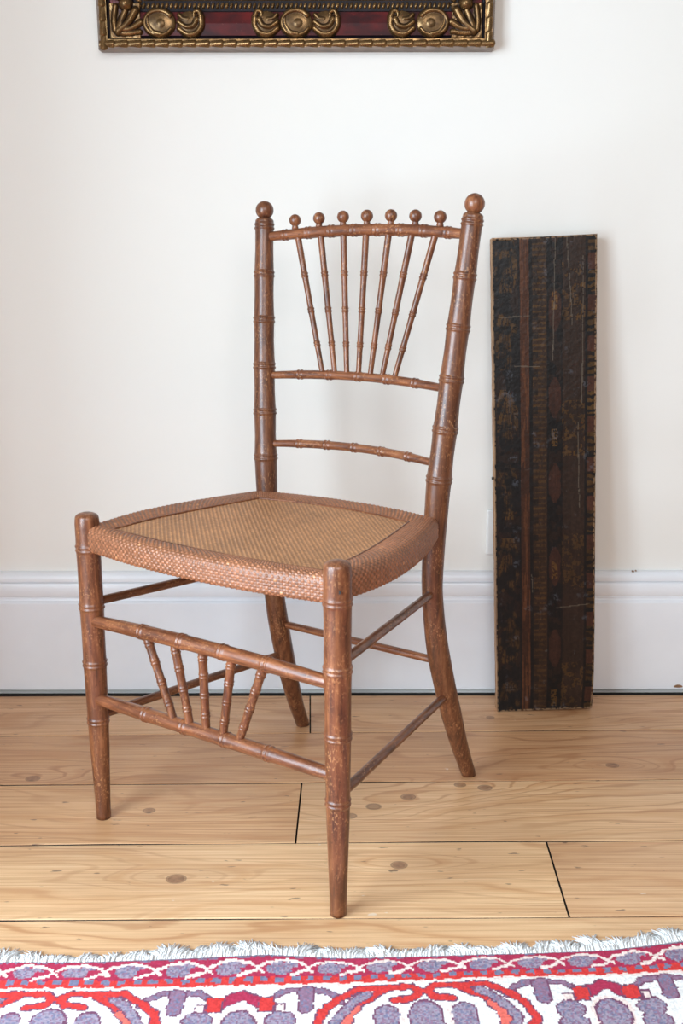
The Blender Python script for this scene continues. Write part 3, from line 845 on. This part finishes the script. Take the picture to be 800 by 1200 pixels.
    def scroll(A, B):
        r = np.hypot(A/.0265, B/.0205)
        h = np.where(r < 1, .0035+.0065*np.sqrt(np.clip(1-r**2, 0, 1)), -1)
        ring = [(.0235*math.cos(a), .0165*math.sin(a)) for a in np.linspace(-2.6, 2.5, 14)]
        h = np.maximum(h, strokeh(A, B, [(-p[0]*.94, p[1]) for p in ring], .0034, .0052, .0112))
        rb_ = np.hypot((A-.003)/.0140, (B+.001)/.0120); h = np.maximum(h, np.where(rb_ < 1, .0112*np.sqrt(np.clip(1-rb_**2, 0, 1)), -1))
        h = np.maximum(h, strokeh(A, B, [(-.018, .008), (-.0165, -.003), (-.009, -.0125), (.002, -.0155)], .0030, .0048, .0115))
        return h
    def leaf(A, B):
        h = np.full(A.shape, -1.0)
        for P, w0, w1, hh in (([(-.019, -.0075), (-.006, -.0150), (.008, -.0135), (.0165, -.004), (.0165, .007)], .0042, .0062, .0105),
                              ([(-.019, .001), (-.007, -.0055), (.004, -.004), (.010, .004)], .0040, .0060, .0125),
                              ([(-.018, .011), (-.012, .006), (-.004, .0045)], .0035, .0052, .0100),
                              ([(.0165, .009), (.013, .0155), (.0065, .0140), (.006, .0085)], .0050, .0028, .0115)):
            s = strokeh(A, B, P, w0, w1, hh); h = np.maximum(h, np.where(s > 0, s, -1))
        base = np.hypot((A+.001)/.0215, (B+.001)/.0175); h = np.maximum(h, np.where(base < 1, .0035+.0055*np.sqrt(np.clip(1-base**2, 0, 1)), -1))
        return h
    def corner(A, B):   # centred on the corner, leaves run towards the picture
        h = np.full(A.shape, -1.0)
        for P, w0, w1, hh in (([(-.012, -.016), (-.006, .000), (.000, .012)], .0070, .0050, .0090), ([(-.012, -.016), (.004, -.004), (.016, .012)], .0060, .0062, .0100),
                              ([(-.017, -.014), (-.018, .000), (-.015, .018)], .0050, .0046, .0080), ([(-.012, -.018), (.004, -.0185), (.022, -.0165)], .0046, .0042, .0065),
                              ([(-.010, -.014), (.008, -.012), (.024, -.004)], .0050, .0052, .0085)):
            s = strokeh(A, B, P, w0, w1, hh); h = np.maximum(h, np.where(s > 0, s, -1))
        r = np.hypot((A-.001)/.0115, (B-.0215)/.0105); h = np.maximum(h, np.where(r < 1, .014*np.sqrt(np.clip(1-r*r, 0, 1)), -1))
        return h
    def corner0(A, B): 
        h = corner(A, B); q = np.maximum(np.abs(A+.001)/.024, np.abs(B+.001)/.024) + 0*A
        tri = (q < 1)
        return np.maximum(h, np.where(tri, .0022+.0004*np.sin(A*500+B*300), -1))
    ms = relief('scroll_boss', .056, .044, scroll); ml = relief('acanthus_leaf', .050, .044, leaf); mc = relief('corner_leaf', .064, .072, corner0)
    MX = Matrix.Scale(-1, 4, (1, 0, 0))
    zc = .0405
    def put(name, me, xf, x, mirror, z=zc, sc=1.0):
        o = link(name, me, root); o.matrix_local = xf @ T((x, 0, z)) @ (MX if mirror else Matrix.Identity(4)) @ Matrix.Diagonal((sc*1.04, 1, sc*1.12, 1))
    for xf, Lx in ((xfB, Wf), (xfT, Wf), (xfL, Hh), (xfR, Hh)):
        h2 = Lx/2
        # middle group
        put('scroll_boss', ms, xf, 0.0, False); put('acanthus_leaf', ml, xf, .0500, False); put('acanthus_leaf', ml, xf, -.0500, True)
        # groups beside the corners
        put('scroll_boss', ms, xf, -h2+.1020, False); put('acanthus_leaf', ml, xf, -h2+.1540, False)
        put('scroll_boss', ms, xf, h2-.1020, True); put('acanthus_leaf', ml, xf, h2-.1540, True)
    for xf in (xfB, xfT):
        L_ = Wf
        put('corner_leaf', mc, xf, -L_/2+.047, False, .046); put('corner_leaf', mc, xf, L_/2-.047, True, .046)
    mb = MB(); mb.box(-W2+.088, W2-.088, -.012, -.006, .088, Hh-.088); mb.build('canvas', M_CANVAS, root, smooth=False)
frame()

# ------------------------------------------------------------------ rug
def rug():
    root = empty('patterned_rug', (0, 0.85, 0))
    tag(root, 'knotted wool rug in red, cream and purple with white cotton fringe', 'rug')
    k = 0.0021; X0, X1 = -0.86, 0.86; DV = 0.62
    us = np.arange(X0, X1, k); vs = np.arange(0, DV, k)
    px = lambda x, s: (x-400)/s
    def edge(x):
        return np.interp(x, [-.9, -.403, -.302, -.20, -.091, 0, .10, .207, .314, .417, .9], [1.125, 1.120, 1.1195, 1.126, 1.1345, 1.1265, 1.130, 1.134, 1.141, 1.160, 1.175])
    def line(x):
        return np.interp(x, [-.9, -.40, -.2, -.1, 0, .1, .2, .3, .4, .9], [1.064, 1.0675, 1.069, 1.073, 1.076, 1.082, 1.088, 1.091, 1.0985, 1.115])
    lip = 0.0075
    U, V = np.meshgrid(us, vs, indexing='ij')
    E = edge(U); Ln = line(U)
    Yw = np.where(V < .045, E-V*(E-Ln)/.045, Ln-(V-.045))
    Zw = np.minimum(lip, 0.0016+V*1.2) + 0.0008*rng.random(U.shape) + 0.0015*fbm(U*6, V*8, 90)
    # rounded fall at the outer edges
    fu = (us[:-1]+k/2); fv = (vs[:-1]+k/2); u, v = np.meshgrid(fu, fv, indexing='ij')
    Xc = 400+u*np.where(v < .045, 1000, 1045); Yc = np.interp(v, [0, .0400, .0450, .0490, .1083], [1126, 1153.5, 1157, 1160, 1203])
    Yc = np.where(v > .1083, 1203+(v-.1083)*715, Yc)
    pxl = fbm(u*400, v*400, 95, 2)
    Xc = Xc + 5*(fbm(u*130, v*130, 96, 2)-.5); Yc = Yc + 3.2*(fbm(u*150, v*150, 97, 2)-.5)
    C = {'white': (233, 229, 226), 'red': (206, 62, 60), 'coral': (226, 108, 96), 'crim': (172, 54, 82), 'grey': (154, 142, 158), 'purple': (142, 110, 132), 'line': (118, 74, 98), 'cream': (234, 212, 204), 'blue': (120, 120, 146)}
    CA = {a: lina(b) for a, b in C.items()}
    c = np.zeros(u.shape+(3,)); c[:] = CA['white']
    def put(m, name):
        c[m] = CA[name]
    # reflect the broad border about its middle so that it closes on its far side
    Ym = np.where(Yc > 1207, 2414-Yc, Yc); main = Ym >= 1160
    def motif_space(centre, period):
        return np.abs((Xc-centre+period/2) % period-period/2)
    def dseg(A, B, P, ys=1.45):
        d = np.full(A.shape, 99.0)
        for i in range(len(P)-1):
            (ax, ay), (bx, by) = P[i], P[i+1]; vx, vy = bx-ax, (by-ay)*ys
            t = np.clip(((A-ax)*vx+(B-ay)*ys*vy)/(vx*vx+vy*vy+1e-9), 0, 1)
            d = np.minimum(d, np.hypot(A-ax-t*vx, (B-ay)*ys-t*vy))
        return d
    def stroke(A, P, w, name, out=True, lw=2.0):
        d = dseg(A, Ym, P)
        if out: put(main & (d < w/2+lw), 'line')
        put(main & (d < w/2), name)
    def ell(A, x, y, rx, ry, name, out=True):
        q = np.hypot((A-x)/rx, (Ym-y)/ry)
        if out: put(main & (q < 1.14), 'line')
        put(main & (q < 1), name)
    P_ = 426.0
    Hd = motif_space(495, P_); Cd = motif_space(286-3, P_)
    # crowns
    ell(Cd, 0, 1200, 24, 16, 'cream', False)
    ell(Cd, 0, 1205, 18, 16, 'grey')
    stroke(Cd, [(36, 1174), (48, 1166), (75, 1164), (96, 1166), (108, 1172), (116, 1180)], 7, 'purple')
    stroke(Cd, [(75, 1166), (75, 1186)], 16, 'purple')
    ell(Cd, 47, 1199, 16, 10, 'grey')
    m = main & (Cd > 40) & (Cd < 53) & (Ym > 1179) & (Ym < 1190); put(m, 'line'); m = main & (Cd > 42) & (Cd < 51) & (Ym > 1181) & (Ym < 1188.5); put(m, 'cream')
    m = main & (Cd < 21) & (Ym > 1162+Cd*.38) & (Ym < 1176+Cd*.55); put(m, 'line')
    m = main & (Cd < 19) & (Ym > 1164+Cd*.38) & (Ym < 1175+Cd*.52); put(m, 'crim')
    m = main & (Cd > 19) & (Cd < 40) & (Ym > 1171) & (Ym < 1189); put(m, 'line'); m = main & (Cd > 21) & (Cd < 38.5) & (Ym > 1172.5) & (Ym < 1187.5); put(m, 'red')
    # hooks
    stroke(Hd, [(34, 1181), (11, 1178), (4, 1171), (13, 1165), (76, 1165), (102, 1178), (116, 1189), (124, 1206)], 9, 'red')
    stroke(Hd, [(46, 1168), (80, 1186)], 9, 'red')
    stroke(Hd, [(80, 1189), (90, 1196), (92, 1210)], 13, 'coral')
    stroke(Hd, [(66, 1172), (80, 1179), (98, 1196), (106, 1210)], 10, 'grey')
    stroke(Hd, [(13, 1165), (76, 1165), (102, 1178)], 9, 'red', False)
    ell(Hd, 0, 1199, 19, 15, 'grey'); ell(Hd, 44, 1200, 14, 13, 'grey')
    m = main & (Hd > 25) & (Hd < 30) & (Ym > 1186); put(m, 'cream')
    # narrow guard bands: near (back) edge of the rug and its repeat further in
    def guard(Y):
        z = (Y >= 1126) & (Y < 1160)
        put(z, 'crim')
        e = z & (Y < 1130.5); put(e, 'purple'); put(e & (((Xc/3.1).astype(int) % 3) == 0), 'blue')
        per = 58.5; ph = ((Xc-10) % per)/per
        yc = 1141.5; amp = 7.6*np.sin(np.pi*ph)**.65
        bl = z & (np.hypot((ph-.42)/.24, (Y-1141.5)/6.0) < 1); put(bl, 'grey')
        b2 = z & (np.hypot((ph-.62)/.16, (Y-1139)/4.0) < 1); put(b2, 'grey')
        b3 = z & (np.hypot((ph-.74)/.10, (Y-1142)/2.6) < 1); put(b3, 'crim')
        up = z & (np.abs(Y-(yc-amp)) < 1.4); put(up, 'cream')
        lo = z & (np.abs(Y-(yc+amp*.85)) < 1.7) & ((ph > .60) | (ph < .12)); put(lo, 'cream')
        xx = z & ((ph < .05) | (ph > .95)) & (np.abs(Y-yc) < 2.4); put(xx, 'cream')
        dots = z & (Y > 1149.5) & (Y < 1153.8); put(dots, 'red'); put(dots & ((Xc % 18) < 9.5), 'blue')
        put(z & (Y >= 1153.8) & (Y < 1157), 'red'); put(z & (Y >= 1157), 'cream')
    guard(Yc)
    far = 2414-Yc; guard(far)
    # field beyond the borders
    fld = Yc > 2414-1126; put(fld, 'crim')
    fx = ((Xc/44) % 1)-.5; fy = ((Yc/34) % 1)-.5; q = np.abs(fx)+np.abs(fy)
    put(fld & (q < .40), 'line'); put(fld & (q < .34), 'grey'); put(fld & (q < .18), 'cream'); put(fld & (q < .09), 'red')
    gr = (np.abs(c-CA['grey']).sum(-1) < 1e-6) | (np.abs(c-CA['purple']).sum(-1) < 1e-6)
    sp = rng.random(u.shape)
    c[gr & (sp < .25)] = CA['purple']; c[gr & (sp > .80)] = CA['blue']
    c *= (0.86+0.28*rng.random(u.shape))[..., None]*(0.92+0.16*pxl)[..., None]
    me = grid_mesh('woollen_pile', U, Yw-0.85, Zw, np.clip(c, 0, .95), M_RUG)
    o = link('woollen_pile', me, root); tag(o, kind='stuff')
    # backing so that the rug has body
    n = 120; mb = MB(); V = []; F = []
    for i in range(n+1):
        x = X0+(us[-1]-X0)*i/n; ye = float(edge(x))-0.0006; yn = float(line(x)-(vs[-1]-.045))+0.0006
        V += [(x, ye-.85, 0.0003), (x, ye-.85, 0.0015), (x, ye-.85-.004, 0.0062), (x, yn-.85, 0.0062), (x, yn-.85, 0.0003)]
        if i:
            a = (i-1)*5; b = i*5
            for q in range(5): F.append((a+q, a+(q+1) % 5, b+(q+1) % 5, b+q))
    F += [(4, 3, 2, 1, 0), tuple(n*5+q for q in range(5))]
    mb.add(V, F); mb.build('woven_backing', M_FRINGE, root, smooth=False)
    # fringe: short cotton threads
    mb = MB(); V = []; F = []
    def flen(x):
        return np.interp(x, [-.9, -.42, -.36, -.302, -.25, -.19, -.12, -.09, -.06, 0, .1, .2, .3, .42, .9], [.03, .031, .025, .020, .024, .031, .031, .032, .026, .026, .026, .025, .031, .030, .03])
    N = 8000
    for i in range(N):
        x = X0+(us[-1]-X0)*(i+rng.random())/N; L_ = float(flen(x))*(0.72+.45*rng.random())*(0.9+.25*math.sin(x*160)*math.sin(x*37)); y = float(edge(x))-0.003
        ang = (rng.random()-.5)*0.9 + 0.5*math.sin(x*70+2*math.sin(x*23)); r = .0009+.0004*rng.random(); z = .0012+.0048*rng.random()
        n0 = len(V)
        for s in range(4):
            t = s/3; a = ang*(t**1.4)
            c_ = (x+math.sin(a)*L_*t, y+math.cos(a)*L_*t-.85, max(r+.0002, z*(1-t*t)+.0025*math.sin(math.pi*t)*rng.random()))
            rr = r*(1-.35*t)
            for q in (0.5, 2.6, 4.7): V.append((c_[0]+rr*math.cos(q), c_[1], c_[2]+rr*math.sin(q)))
        for s in range(3):
            for q in range(3): F.append((n0+s*3+q, n0+s*3+(q+1) % 3, n0+s*3+3+(q+1) % 3, n0+s*3+3+q))
        F.append((n0+9, n0+10, n0+11))
    mb.add(V, F); tag(mb.build('fringe', M_FRINGE, root), 'white cotton fringe along the rug edge', kind='stuff')
rug()
